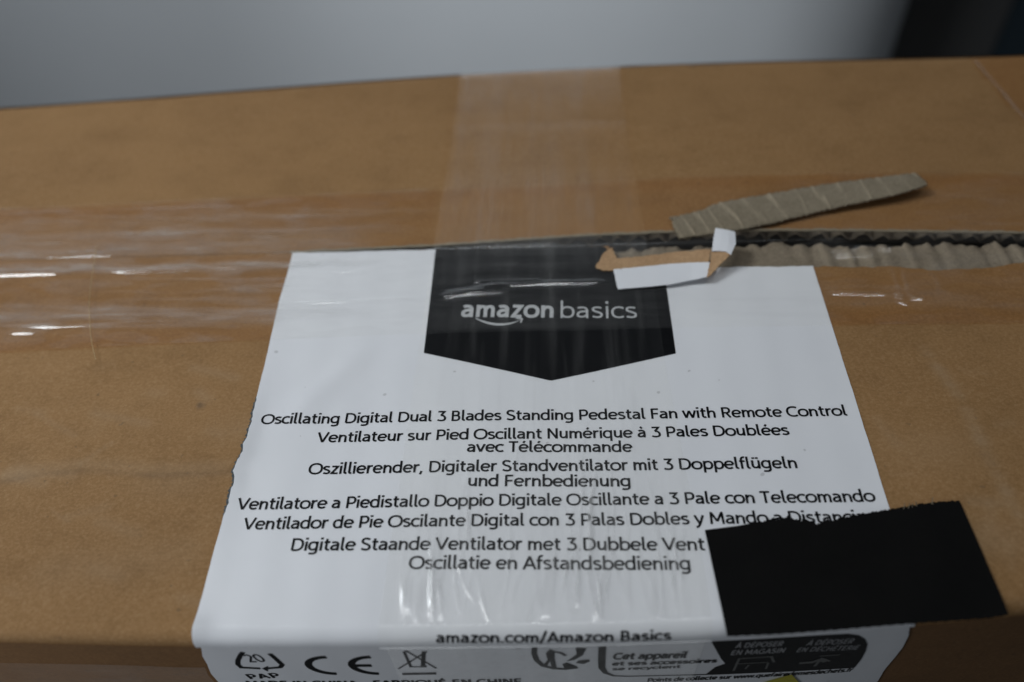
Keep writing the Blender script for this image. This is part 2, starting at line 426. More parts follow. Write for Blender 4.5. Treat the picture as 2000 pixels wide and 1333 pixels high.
# torn band of the front flap: bare fluting where the outer liner came away
V = []; rib = []; xs = np.linspace(0.019, XR, 900); nr = 14
for x in xs:
    y0 = flap_end(x) - 0.0012; y1 = interp(x, [(0.019, 0.2262), (0.08, 0.2278), (0.11, 0.2260), (0.27, 0.2238)]) + 0.0007 * wob(x, 61, 420) + 0.0009 * wob(x, 65, 130)
    amp = 0.00012 + 0.00055 * float(sm(0.083, 0.105, x)) * (0.65 + 0.45 * wob(x, 66, 75))
    for k in range(nr):
        v = k / (nr - 1); y = y0 + (y1 - y0) * v
        xx = x + 0.20 * (y - 0.22) * 0 + 0.0003 * wob(y, 63, 500)
        ph = (xx + 0.0011 * wob(x, 62, 110)) / 0.0076 * 2 * math.pi
        c = 0.5 + 0.5 * math.cos(ph)
        z = -0.0012 - amp + amp * 2 * c ** 0.8 * (0.75 + 0.25 * wob(x * 1.0 + y * 3, 64, 130)) - 0.0012 * max(0, v - 0.75) / 0.25 * (1.2 - c)
        V.append((x, y, min(z, -0.0001))); rib.append(0.30 * c ** 3 * (amp > 0.0005))
torn = mesh('torn_liner_band', V, gridfaces(len(xs), nr), M['rib'], box, {'rib': rib}, True)
torn['label'] = 'torn band with bare corrugated fluting along the seam'
# dark inner flap under the gap
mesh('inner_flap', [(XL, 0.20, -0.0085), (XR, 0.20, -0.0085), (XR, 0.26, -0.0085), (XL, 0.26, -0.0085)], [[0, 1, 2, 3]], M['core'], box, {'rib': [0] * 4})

# ------------------------------------------------------------------ the printed label
# every strip of sticker below is one sheet laid over flap, edge and panel
ledge_px = [(573, 493), (560, 540), (545, 590), (525, 680), (505, 765), (496, 808), (491, 832), (485, 856), (477, 870), (478, 884), (466, 902), (458, 925), (459, 942), (452, 962), (446, 985), (437, 1010), (428, 1040), (415, 1085), (400, 1140), (385, 1195), (373, 1242)]
lpts = sorted([(top_xs(*p)[1], top_xs(*p)[0]) for p in ledge_px])
lpts = [q for q in lpts if q[0] > 0.001]
x0 = lpts[0][1]
lpts = [(-0.075, x0 + 0.012)] + sorted([(front_xs(*p)[1], front_xs(*p)[0]) for p in [(395, 1280), (404, 1296), (411, 1314), (428, 1333)]]) + [(-ARC, x0 + 0.0003), (0.0, x0)] + lpts
redge_px = [(1588, 522), (1655, 735), (1738, 1000)]
rpts = sorted([(top_xs(*p)[1], top_xs(*p)[0]) for p in redge_px])
rpts = [(-0.075, 0.076)] + sorted([(front_xs(*p)[1], front_xs(*p)[0]) for p in [(1773, 1243), (1762, 1265), (1742, 1290), (1727, 1308), (1712, 1333)]]) + [(0.0, 0.0908), (0.012, 0.0935)] + rpts
def xl(s): return interp(s, lpts) + (0.00020 * wob(s, 71, 850) + 0.00007 * wob(s, 69, 3700)) * float(sm(0.028, 0.034, s) * sm(0.078, 0.072, s)) + 0.00004 * wob(s, 70, 300)
def xr(s): return interp(s, rpts) + 0.00004 * wob(s, 72, 300)
def label_top(x):
    if x < 0.0195: return 0.22665 + 0.00015 * wob(x, 73, 200)
    return interp(x, [(0.0195, 0.2266), (0.0215, 0.2215), (0.025, 0.2165), (0.05, 0.2146), (0.094, 0.2139)]) + 0.0002 * wob(x, 74, 300)
NU, SB = 150, -0.07
us = np.unique(np.concatenate([np.linspace(0, 1, 110), np.linspace(0.60, 0.66, 30)])); vs = np.concatenate([np.linspace(0, 1, 260)])
V = []
svals = list(np.linspace(SB, -ARC - 0.003, 50)) + list(np.linspace(-ARC - 0.0028, 0.0, 34)) 
OFF_L, OFF_P, OFF_TV, OFF_TH, OFF_B = 0.00022, 0.00030, 0.00050, 0.00072, 0.00100
def paper_lift(x, s):
    l = 0.0
    # lifted torn edge on the left and faint creases beside the tape
    l += 0.0007 * math.exp(-((x - xl(s)) / 0.0025) ** 2) * math.exp(-((s - 0.055) / 0.022) ** 2)
    ax, ay = -0.075, 0.160
    t_ = (x - ax) * 0.62 + (s + 0.08 - ay) * -0.45
    l += 0.0006 * math.exp(-(t_ / 0.004) ** 2) * math.exp(-(((x - ax) / 0.018) ** 2 + ((s + 0.08 - ay) / 0.018) ** 2))
    l += 0.0006 * math.exp(-((x - xl(s)) / 0.003) ** 2) * math.exp(-((s + 0.001) / 0.003) ** 2)
    return l
for u in us:
    xm = -0.0976 + 0.1915 * u
    st = label_top(xm) - Yr(xm)
    col = svals + list(np.linspace(0, st, 150))[1:]
    for s in col:
        a, b = xl(s), xr(s); x = a + (b - a) * u
        V.append(P(x, s, OFF_L + paper_lift(x, s)))
label = mesh('printed_label', V, gridfaces(len(us), len(col)), M['paper'], box, None, True, 0.0, True)
label['label'] = 'white label with black print folded over the front edge'

V = []; tv = np.linspace(0.030, 0.0775, 130)
for s in tv:
    w_ = 0.0011 * float(sm(0.030, 0.036, s) * sm(0.0775, 0.072, s)) * (0.45 + 0.55 * abs(wob(s, 78, 1500))) + 0.00005
    for k in range(3):
        V.append(P(xl(s) - w_ + (w_ + 0.0006) * k / 2, s, OFF_L * 0.55))
mesh('torn_edge_shadow', V, gridfaces(len(tv), 3), M['slate'], label, {'rib': [0] * len(V)}, False, 0.0, True)  # dark ribbon painting the shadow line beside the torn label edge

# ---- print helpers: shapes in (x, s) laid on the sheet
def ribbon(pts, w, closed=False, aniso=0.9):
    """thick polyline in 2-D -> verts, faces"""
    p = np.array(pts, float); n = len(p)
    keep = [0] + [i for i in range(1, n) if np.linalg.norm(p[i] - p[i - 1]) > 1e-9]
    p = p[keep]; n = len(p)
    wv = w if hasattr(w, '__len__') else [w] * n
    L = []; Rr = []
    for i in range(n):
        a = p[i - 1] if (i > 0 or closed) else None
        b = p[(i + 1) % n] if (i < n - 1 or closed) else None
        if a is None: t = b - p[i]
        elif b is None: t = p[i] - a
        else:
            t1 = (p[i] - a) / (np.linalg.norm(p[i] - a) + 1e-12); t2 = (b - p[i]) / (np.linalg.norm(b - p[i]) + 1e-12); t = t1 + t2
            if np.linalg.norm(t) < 0.3: t = t1
        t = t / np.linalg.norm(t); nn = np.array([-t[1], t[0]]); k = 1.0
        if a is not None and b is not None:
            k = min(1.7, 1 / max(0.35, abs(float(nn @ np.array([-t1[1], t1[0]])))))
        o = nn * np.array([1.0, aniso]) * wv[i % len(wv)] / 2 * k
        L.append(p[i] + o); Rr.append(p[i] - o)
    v = L + Rr; f = [[i, i + 1, n + i + 1, n + i] for i in range(n - 1)]
    if closed: f.append([n - 1, 0, n, 2 * n - 1])
    return v, f
class Print:
    """collects flat shapes; every shape sits a hair above the last so no two faces share a plane"""
    def __init__(self, flat=False): self.v = []; self.f = []; self.k = 0; self.flat = flat
    def add(self, v, f):
        b = len(self.v); self.k += 1
        lift = (self.k % 12) * 2.5e-6
        self.v += [(q[0], q[1] - (Yr(q[0]) if self.flat else 0.0), lift) for q in v]; self.f += [[i + b for i in g] for g in f]
    def build(self, name, mat, parent, off=OFF_P):
        V = [P(q[0], q[1], off + q[2] + paper_lift(q[0], q[1])) for q in self.v]
        Fo = []
        for g in self.f:      # faces up
            a, b, c = (np.array(self.v[i][:2]) for i in g[:3])
            cr = (b - a)[0] * (c - a)[1] - (b - a)[1] * (c - a)[0]
            Fo.append(g if cr > 0 else g[::-1])
        return mesh(name, V, Fo, mat, parent)

# ---- a plain humanist sans drawn as strokes (x-height .52, capitals .70, ascenders .76)
def arc(cx, cy, rx, ry, a0, a1, n=None, pw=2.25):
    n = n or max(6, int(abs(a1 - a0) / 13)); out = []
    for i in range(n + 1):
        a = math.radians(a0 + (a1 - a0) * i / n); c, s = math.cos(a), math.sin(a); q = 2 / pw
        out.append((cx + rx * math.copysign(abs(c) ** q, c), cy + ry * math.copysign(abs(s) ** q, s)))
    return out
def bez(*p, n=12):
    out = []
    for i in range(n + 1):
        t = i / n; q = [np.array(a, float) for a in p]
        while len(q) > 1: q = [q[j] * (1 - t) + q[j + 1] * t for j in range(len(q) - 1)]
        out.append(tuple(q[0]))
    return out
h_ = 0.045
_n = [(.415, 0), (.415, .30)] + bez((.415, .30), (.415, .475), (.27, .475), (.13, .475), (.10, .27))[1:]
_acute = lambda x, y: [[(x - .04, y), (x + .05, y + .12)]]
G = {
 'o': ([arc(.27, .26, .225, .217, 0, 360)[:-1]], .54),
 'n': ([[(.10, 0), (.10, .52)], _n], .515),
 'h': ([[(.10, 0), (.10, .76)], _n], .515),
 'm': ([[(.10, 0), (.10, .52)], [(.37, 0), (.37, .32)] + bez((.37, .32), (.37, .475), (.245, .475), (.125, .475), (.10, .27))[1:], [(.64, 0), (.64, .32)] + bez((.64, .32), (.64, .475), (.515, .475), (.395, .475), (.37, .27))[1:]], .74),
 'r': ([[(.10, 0), (.10, .52)], bez((.10, .25), (.11, .475), (.24, .475), (.335, .47))], .345),
 'u': ([[(.415, .52), (.415, 0)], [(.10, .52), (.10, .22)] + bez((.10, .22), (.10, .045), (.245, .045), (.385, .045), (.415, .25))[1:]], .515),
 'a': ([[(.375, 0), (.375, .33)] + bez((.375, .33), (.375, .475), (.23, .475), (.14, .475), (.075, .435))[1:], bez((.375, .295), (.17, .31), (.07, .25), (.07, .15), n=8) + bez((.07, .15), (.07, .045), (.18, .045), (.30, .045), (.375, .16), n=8)[1:]], .475),
 'e': ([[(.08, .265), (.45, .265)], arc(.265, .26, .20, .217, 2, 318)], .51),
 'c': ([arc(.265, .26, .215, .217, 48, 312)], .43),
 's': ([bez((.35, .44), (.25, .485), (.075, .50), (.075, .375), n=8) + bez((.075, .375), (.075, .27), (.36, .28), (.36, .15), n=8)[1:] + bez((.36, .15), (.36, .02), (.16, .03), (.065, .085), n=8)[1:]], .42),
 'd': ([[(.43, 0), (.43, .76)], arc(.25, .26, .195, .217, 20, 340)], .535),
 'b': ([[(.10, 0), (.10, .76)], arc(.285, .26, .195, .217, 160, -160)], .535),
 'p': ([[(.10, -.20), (.10, .52)], arc(.285, .26, .195, .217, 160, -160)], .535),
 'q': ([[(.43, -.20), (.43, .52)], arc(.25, .26, .195, .217, 20, 340)], .535),
 'g': ([[(.43, .52), (.43, -.02)] + bez((.43, -.02), (.43, -.165), (.27, -.165), (.16, -.165), (.09, -.13))[1:], arc(.25, .27, .195, .207, 20, 340)], .535),
 'l': ([[(.10, .76), (.10, .14)] + bez((.10, .14), (.10, .04), (.17, .04), (.225, .05), n=5)[1:]], .25),
 'i': ([[(.10, 0), (.10, .52)], [(.10, .63), (.10, .735)]], .20),
 't': ([[(.15, .66), (.15, .16)] + bez((.15, .16), (.15, .045), (.24, .045), (.285, .045), (.32, .06), n=7)[1:], [(.03, .475), (.32, .475)]], .345),
 'f': ([[(.13, 0), (.13, .58)] + bez((.13, .58), (.13, .725), (.25, .725), (.28, .725), (.315, .715), n=7)[1:], [(.02, .475), (.30, .475)]], .315),
 'v': ([[(.035, .52), (.235, .02)], [(.235, .02), (.435, .52)]], .47),
 'w': ([[(.04, .52), (.19, .02)], [(.19, .02), (.36, .50)], [(.36, .50), (.53, .02)], [(.53, .02), (.68, .52)]], .72),
 'y': ([[(.035, .52), (.245, .03)], bez((.44, .52), (.27, .07), (.22, -.18), (.05, -.155), n=9)], .475),
 'z': ([[(.06, .475), (.37, .475), (.07, .045), (.39, .045)]], .43),
 'k': ([[(.10, 0), (.10, .76)], [(.39, .52), (.12, .27)], [(.19, .32), (.41, 0)]], .44),
 'x': ([[(.04, .52), (.42, 0)], [(.42, .52), (.04, 0)]], .46),
 'O': ([arc(.365, .35, .315, .308, 0, 360)[:-1]], .73),
 'C': ([arc(.36, .35, .31, .308, 52, 308)], .60),
 'G': ([arc(.36, .35, .31, .308, 52, 318) + [(.575, .32), (.40, .32)]], .68),
 'Q': ([arc(.365, .35, .315, .308, 0, 360)[:-1], [(.42, .16), (.62, -.06)]], .73),
 'D': ([[(.11, .042), (.11, .658), (.28, .658)] + arc(.28, .35, .31, .308, 90, -90)[1:] + [(.11, .042)]], .665),
 'B': ([[(.11, .37), (.29, .37)] + arc(.29, .207, .175, .165, 90, -90) + [(.11, .042), (.11, .658), (.28, .658)] + arc(.28, .515, .145, .143, 90, -90) + [(.11, .37)]], .56),
 'P': ([[(.11, 0), (.11, .70)], [(.11, .658), (.30, .658)] + arc(.30, .475, .175, .183, 90, -90) + [(.11, .292)]], .54),
 'R': ([[(.11, 0), (.11, .70)], [(.11, .658), (.30, .658)] + arc(.30, .49, .165, .168, 90, -90) + [(.11, .322)], [(.29, .32), (.49, 0)]], .565),
 'S': ([bez((.43, .60), (.31, .69), (.075, .70), (.075, .51), n=9) + bez((.075, .51), (.075, .345), (.45, .37), (.45, .19), n=9)[1:] + bez((.45, .19), (.45, .0), (.20, .01), (.06, .105), n=9)[1:]], .52),
 'F': ([[(.11, 0), (.11, .70)], [(.11, .658), (.45, .658)], [(.11, .345), (.42, .345)]], .485),
 'E': ([[(.11, 0), (.11, .70)], [(.11, .658), (.46, .658)], [(.11, .355), (.43, .355)], [(.11, .042), (.47, .042)]], .52),
 'T': ([[(.26, 0), (.26, .66)], [(.02, .658), (.50, .658)]], .52),
 'V': ([[(.03, .70), (.30, .02)], [(.30, .02), (.57, .70)]], .60),
 'N': ([[(.11, 0), (.11, .70)], [(.11, .68), (.53, .02)], [(.53, 0), (.53, .70)]], .64),
 'M': ([[(.10, 0), (.13, .70)], [(.13, .68), (.39, .16)], [(.39, .16), (.65, .68)], [(.65, .70), (.68, 0)]], .78),
 'A': ([[(.03, 0), (.30, .69)], [(.30, .69), (.57, 0)], [(.13, .22), (.47, .22)]], .60),
 'H': ([[(.11, 0), (.11, .70)], [(.53, 0), (.53, .70)], [(.11, .36), (.53, .36)]], .64),
 'I': ([[(.11, 0), (.11, .70)]], .22), 'U': ([[(.10, .70), (.10, .25)] + arc(.305, .25, .205, .208, 180, 360)[1:] + [(.51, .70)]], .61),
 'Z': ([[(.06, .658), (.46, .658), (.07, .042), (.48, .042)]], .53),
 '3': ([[(.07, .658), (.42, .658), (.22, .40)], bez((.22, .40), (.46, .41), (.46, .20), (.46, .20), n=8) + bez((.46, .20), (.46, .0), (.20, .02), (.06, .09), n=9)[1:]], .53),
 '2': ([bez((.09, .59), (.22, .68), (.45, .70), (.43, .47), n=9) + [(.10, .045), (.46, .045)]], .53),
 '0': ([arc(.27, .35, .205, .308, 0, 360)[:-1]], .54),
 ',': ([[(.12, .09), (.06, -.12)]], .22), '.': ([[(.10, 0), (.10, .11)]], .21), '/': ([[(.02, -.10), (.33, .76)]], .36), '-': ([[(.05, .27), (.28, .27)]], .33), ' ': ([], .235),
}
for a, b in (('é', 'e'), ('É', 'E')):
    G[a] = (G[b][0] + _acute(.27, .60 if a == 'é' else .77), G[b][1])
G['è'] = (G['e'][0] + [[(.20, .72), (.29, .60)]], G['e'][1]); G['È'] = (G['E'][0] + [[(.23, .88), (.32, .77)]], G['E'][1])
G['à'] = (G['a'][0] + [[(.18, .72), (.27, .60)]], G['a'][1]); G['À'] = (G['A'][0] + [[(.24, .88), (.33, .77)]], G['A'][1])
G['ü'] = (G['u'][0] + [[(.17, .61), (.17, .71)], [(.345, .61), (.345, .71)]], G['u'][1])
CLOSED = set('oOQ0')
def dense(st, step=0.13):
    out = [st[0]]
    for a, b in zip(st, st[1:]):
        n = max(1, int(math.dist(a, b) / step + 0.99))
        out += [(a[0] + (b[0] - a[0]) * k / n, a[1] + (b[1] - a[1]) * k / n) for k in range(1, n + 1)]
    return out
def text(pr, s, a, b, cap, w=0.120, track=0.0):
    """write s from a to b (points in (x, s)), capitals `cap` high; glyph widths follow the measured length"""
    tot = sum(G[c][1] + track for c in s) - track - 0.06
    a = np.array(a); b = np.array(b); L = np.linalg.norm(b - a); ex = (b - a) / L; ey = np.array([-ex[1], ex[0]])
    sx = L / tot; sy = cap / 0.70; pen = -0.04
    for c in s:
        strokes, adv = G[c]
        for i, st in enumerate(strokes):
            st = dense(st)
            closed = (c in CLOSED and i == 0)
            ww = w * (1.18 if (c in 'iüj' and abs(st[0][1] - st[-1][1]) < .12) else 1) * (1.25 if c == '.' else 1)
            v, f = ribbon([((q[0] + pen), q[1]) for q in st], ww, closed)
            pr.add([a + ex * q[0] * sx + ey * q[1] * sy for q in v], f)
        pen += adv + track
def tl(pr, s, a, b, cap, **k): text(pr, s, top(*a), top(*b), cap, **k)
def cap_front(px, y0, y1): return abs(front_xs(px, y0)[1] - front_xs(px, y1)[1])
def fl_(pr, s, a, b, capy, **k): text(pr, s, front_xs(*a), front_xs(*b), cap_front((a[0] + b[0]) / 2, (a[1] + b[1]) / 2, (a[1] + b[1]) / 2 - capy), **{**k, 'w': k.get('w', 0.12) + 0.03})

# black pointed banner, cut off where the label was torn
pn = [top_xs(828, 692), top_xs(1076, 746), top_xs(1320, 692)]
pl, pt, prr = [(q[0], q[1] + Yr(q[0])) for q in pn]
pr = Print(); nx, ny = 90, 40; vv = []
for i in range(nx + 1):
    x = pl[0] + (prr[0] - pl[0]) * i / nx
    yb = np.interp(x, [pl[0], pt[0], prr[0]], [pl[1], pt[1], prr[1]]); yt = label_top(x) - 0.0001
    for j in range(ny + 1):
        y = yb + (yt - yb) * j / ny; vv.append((x, y - Yr(x)))
pr.add(vv, gridfaces(nx + 1, ny + 1)); pr.k = 0
banner = pr.build('black_banner', M['black'], label, OFF_P - 0.00003)
pr = Print(True)
a, b = top(902, 622.4), top(1081.5, 622.8)
xh = abs(top(990, 598)[1] - top(990, 622.6)[1])
text(pr, 'amazon', a, b, xh / 0.535 * 0.70, w=0.135, track=0.045)
text(pr, 'basics', top(1093.5, 623.2), top(1244.7, 623.6), xh / 0.545 * 0.70, w=0.075, track=0.02)
sp = [top(*q) for q in bez((929, 624.5), (955, 639), (990, 642), (1016, 627.5), n=20)]
v, f = ribbon(sp, [0.00012 + 0.0010 * math.sin(math.pi * min(1, (0.06 + i / 20 * 0.94)) ** 1.0) for i in range(21)]); pr.add(v, f)
hd = [top(*q) for q in [(1006, 625.4), (1010, 623.4), (1020, 623.6), (1021.5, 626), (1018.5, 633), (1015.5, 633.6), (1017.6, 626.8)]]
pr.add(hd, [[0, 1, 2, 6], [2, 3, 4, 6], [4, 5, 6]])
pr.build('logo_lettering', M['grey'], label, OFF_P + 0.00003)

CAP = 0.00385
def block(*lines):
    p_ = Print(True)
    for s, a, b in lines: tl(p_, s, a, b, CAP)
    return p_.build('product_text', M['black'], label)
block(('Oscillating Digital Dual 3 Blades Standing Pedestal Fan with Remote Control', (510.4, 831), (1655, 814)))
block(('Ventilateur sur Pied Oscillant Numérique à 3 Pales Doublées', (620, 866.5), (1542, 851.5)), ('avec Télécommande', (913, 886.5), (1234.7, 884.5)))
block(('Oszillierender, Digitaler Standventilator mit 3 Doppelflügeln', (603, 928.5), (1558.6, 916.5)), ('und Fernbedienung', (914.3, 953), (1232.6, 952)))
block(('Ventilatore a Piedistallo Doppio Digitale Oscillante a 3 Pale con Telecomando', (463, 997), (1710, 982)))
block(('Ventilador de Pie Oscilante Digital con 3 Palas Dobles y Mando a Distancia', (474.7, 1036), (1693, 1023)))
block(('Digitale Staande Ventilator met 3 Dubbele Vent', (567.4, 1078), (1377, 1078)), ('Oscillatie en Afstandsbediening', (800, 1115), (1349.8, 1116)))
pr = Print()
def project(p):
    q = CM.T @ (np.array(p) - np.array([0, 0, H])); return 1000 - q[0] / q[2] * F, 667 + q[1] / q[2] * F
def edge_xs(px, py):
    x = top(px, py)[0]; lo, hi = -ARC, 0.03
    for _ in range(40):
        mid = (lo + hi) / 2; X_, Y_ = project(P(x, mid, OFF_P)); x += (px - X_) * 0.00012
        if Y_ > py: lo = mid
        else: hi = mid
    return x, (lo + hi) / 2
ua, ub, uc = edge_xs(853, 1256.5), edge_xs(1310, 1250.5), edge_xs(1080, 1235)
text(pr, 'amazon.com/Amazon Basics', ua, ub, uc[1] - (ua[1] + ub[1]) / 2, w=0.135, track=0.03)
pr.build('web_address', M['black'], label)
# marks on the front of the label
def fpoly(pr, pts, tri=None):
    q = [front_xs(*p) for p in pts]; pr.add(q, tri or [list(range(len(q)))])
def fline(pr, pts, w, closed=False):
    w = [q * 1.3 for q in w] if hasattr(w, '__len__') else w * 1.3
    if not hasattr(w, '__len__'): pts = dense(pts, 8)
    v, f = ribbon([front_xs(*p) for p in pts], w, closed, 1.0); pr.add(v, f)
pr = Print()
fline(pr, [(474, 1272), (469, 1278), (464, 1288), (464, 1296), (471, 1302), (508, 1304)], 0.0011)
fline(pr, [(526, 1275), (538, 1285), (551, 1297), (547, 1302), (520, 1304)], 0.0011)
fpoly(pr, [(511, 1304), (523, 1299), (523, 1310)])
fl_(pr, '20', (488, 1292), (521, 1291), 15, w=0.075)
fl_(pr, 'PAP', (489, 1324.5), (549, 1322), 9, w=0.12, track=0.10)
pr.build('recycling_mark', M['black'], label)
pr = Print()
xc0, xc1 = front_xs(591, 1290)[0], front_xs(676, 1290)[0]; Rc = (xc1 - xc0) / 1.62; sb = front_xs(650, 1317)[1]
for x in (xc0, xc1):
    cen = (x + Rc, sb + Rc)
    v, f = ribbon([(cen[0] + 0.88 * Rc * math.cos(math.radians(q)), cen[1] + 0.88 * Rc * math.sin(math.radians(q))) for q in range(92, 269, 8)], 0.27 * Rc, aniso=1); pr.add(v, f)
v, f = ribbon([(xc1 + 0.15 * Rc, sb + Rc), (xc1 + 0.85 * Rc, sb + Rc)], 0.27 * Rc, aniso=1); pr.add(v, f)
pr.build('conformity_mark', M['black'], label)
pr = Print()
for l_, w in (([(789, 1272), (803, 1303)], 0.0006), ([(828, 1272), (826, 1303)], 0.0009), ([(778, 1306), (834, 1272)], 0.0005), ([(852, 1305), (792, 1270)], 0.0005), ([(803, 1302), (828, 1302)], 0.0006), ([(786, 1316), (852, 1315)], 0.0014), ([(822, 1301), (833, 1301)], 0.0013)):
    fline(pr, l_, w)
pr.build('crossed_bin_mark', M['black'], label)
pr = Print(); fl_(pr, 'MADE IN CHINA - FABRIQUÉ EN CHINE', (487, 1338), (1020, 1335), 10, w=0.13, track=0.04)
pr.build('origin_text', M['black'], label)
pr = Print()
fline(pr, [(1044, 1264), (1043, 1276), (1048, 1289), (1061, 1300), (1083, 1305), (1104, 1306), (1128, 1303)], 0.0012)
fpoly(pr, [(1066, 1275), (1074, 1267), (1083, 1271), (1083, 1288), (1070, 1290)]); fpoly(pr, [(1070, 1288), (1076, 1288), (1066, 1303), (1059, 1300)]); fpoly(pr, [(1073, 1287), (1083, 1286), (1087, 1306), (1078, 1304)])
fline(pr, [(1080, 1272), (1094, 1274), (1105, 1280)], 0.0008)
fpoly(pr, [(1124, 1264), (1145, 1265), (1138, 1279), (1122, 1288), (1106, 1291), (1126, 1277)], [[0, 1, 2, 5], [2, 3, 4, 5]])
fpoly(pr, [(1124, 1294), (1130, 1289), (1150, 1287), (1152, 1291), (1140, 1296)]); fpoly(pr, [(1098, 1296), (1106, 1293), (1127, 1301), (1118, 1306), (1102, 1304)])
fline(pr, [(1176, 1262), (1175, 1285), (1175, 1303), (1182, 1313), (1198, 1319), (1225, 1320), (1400, 1316), (1540, 1310), (1668, 1303)], [0.0016, 0.0016, 0.0015, 0.0011, 0.0007, 0.0006, 0.0006, 0.0006, 0.0006])
fl_(pr, 'Cet appareil', (1198, 1287), (1339, 1284), 12, w=0.15)
fl_(pr, 'et ses accessoires', (1196, 1299), (1398, 1293), 7.5, w=0.14)
fl_(pr, 'se recyclent', (1196, 1308.5), (1328, 1303.5), 5.5, w=0.12)
fl_(pr, 'Points de collecte sur www.quefairedemesdechets.fr', (1264, 1331), (1662, 1311), 7, w=0.13)
pr.build('sorting_text', M['black'], label)
pr = Print()
bl = [(1389, 1252), (1450, 1249), (1520, 1245), (1600, 1240), (1655, 1237), (1676, 1240), (1688, 1247), (1693, 1257), (1690, 1270), (1681, 1287), (1668, 1303), (1560, 1308), (1470, 1312), (1378, 1316), (1396, 1302), (1416, 1295), (1408, 1286)]
q = [front_xs(*p) for p in bl]; q = [(a, min(b, -ARC - 0.0005)) for a, b in q]; cx = sum(a for a, b in q) / len(q); cy = sum(b for a, b in q) / len(q)
pr.add([(cx, cy)] + q, [[0, 1 + i, 1 + (i + 1) % len(q)] for i in range(len(q))]); pr.k = 0
ban2 = pr.build('sorting_banner', M['black'], label, OFF_P + 0.00004)
pr = Print()
fl_(pr, 'À DÉPOSER', (1436, 1264), (1526, 1260), 9, w=0.12, track=0.05); fl_(pr, 'EN MAGASIN', (1426, 1278), (1530, 1273), 9, w=0.11, track=0.05)
fl_(pr, 'À DÉPOSER', (1574, 1259), (1662, 1255), 9, w=0.10, track=0.05); fl_(pr, 'EN DÉCHÈTERIE', (1554, 1272), (1673, 1267), 8, w=0.09, track=0.05)
pr.build('sorting_banner_text', M['faint'], label, OFF_P + 0.00009)
pr = Print()
for l_, w in (([(1432, 1309), (1443, 1285), (1506, 1281), (1511, 1292)], 0.0006), ([(1440, 1295), (1500, 1292)], 0.0005), ([(1455, 1305), (1462, 1297)], 0.0005), ([(1495, 1305), (1500, 1293)], 0.0005),
              ([(1560, 1294), (1585, 1292), (1600, 1287), (1612, 1291)], 0.0012), ([(1590, 1300), (1604, 1284), (1620, 1290)], 0.0007), ([(1600, 1280), (1640, 1277)], 0.0005)):
    fline(pr, l_, w)
pr.build('sorting_pictogram', M['dim'], label, OFF_P + 0.00009)

# yellow sticker at the bottom of the label
q = [front_xs(*p) for p in [(1470, 1345), (1492, 1330), (1545, 1315), (1563, 1334), (1572, 1350)]]
V = [P(a, b, 0.00055) for a, b in q]
mesh('yellow_sticker', V, [[0, 4, 3, 2, 1][::-1]], M['yellow'], box)

# ------------------------------------------------------------------ clear tapes
def ridge(x, y, x0, y0, x1, y1, w, a, bend=0.0, flat=False):
    """a raised crease running from (x0,y0) to (x1,y1)"""
    L = math.hypot(x1 - x0, y1 - y0); ux, uy = (x1 - x0) / L, (y1 - y0) / L
    t = ((x - x0) * ux + (y - y0) * uy) / L; tc = np.clip(t, 0, 1)
    dd = (x - x0) * -uy + (y - y0) * ux - bend * np.sin(math.pi * tc) * L
    env = (sm(0, 0.2, t) * sm(1, 0.8, t)) if flat else np.sin(math.pi * tc) ** 0.6
    if flat:      # a fold with a flat near face
        u = np.sqrt((dd / w) ** 2 + 0.02); return a * np.maximum(0, 1 - u) ** 1.35 * env
    return a * np.exp(-(dd / w) ** 2) * env
LAMP = np.array([0.02, 0.42, 1.50]); LAMP_HALF = 0.9
def glint(px, py):
    """slope (dz/dy) at which the film mirrors the tube lamp to the viewer at this spot"""
    x, y = top(px, py); p = np.array([x, y, 0.0]); v = np.array([0, 0, H]) - p; v /= np.linalg.norm(v); best = None
    for lx in np.linspace(LAMP[0] - LAMP_HALF, LAMP[0] + LAMP_HALF, 61):
        l = np.array([lx, LAMP[1], LAMP[2]]) - p; l /= np.linalg.norm(l); h = v + l
        if best is None or abs(h[0]) < abs(best[0]): best = h
    return -best[1] / best[2]
def YrA(x): return np.polyval(_cf, np.clip(x, -0.20, 0.15))
def ztopA(x, y):
    z = 0.00035 * wobA(x, 3, 14) * np.exp(-((y - 0.15) / 0.1) ** 2) + 0.0002 * wobA(y, 5, 40)
    for cx, cy, wx, wy, a in _dents: z = z + a * np.exp(-((x - cx) / wx) ** 2 - ((y - cy - 0.04 * (x - cx)) / wy) ** 2)
    return z
_sg = np.linspace(-0.08, 0.16, 500); _xlg = np.array([interp(q, lpts) for q in _sg])
def liftA(x, s):
    e = x - np.interp(s, _sg, _xlg); ax, ay = -0.075, 0.160
    t_ = (x - ax) * 0.62 + (s + 0.08 - ay) * -0.45
    return (0.0007 * np.exp(-(e / 0.0025) ** 2) * np.exp(-((s - 0.055) / 0.022) ** 2)
            + 0.0006 * np.exp(-(t_ / 0.004) ** 2) * np.exp(-(((x - ax) / 0.018) ** 2 + ((s + 0.08 - ay) / 0.018) ** 2))
            + 0.0006 * np.exp(-(e / 0.003) ** 2) * np.exp(-((s + 0.001) / 0.003) ** 2))
def zback(x, y): return np.abs(0.0002 * wobA(x, 21, 18)) + np.abs(0.0003 * wobA(y, 22, 30)) * sm(0.24, 0.27, y)
hr = []      # lengthwise creases: pixel ends, width, height (None: as steep as catches the lamp)
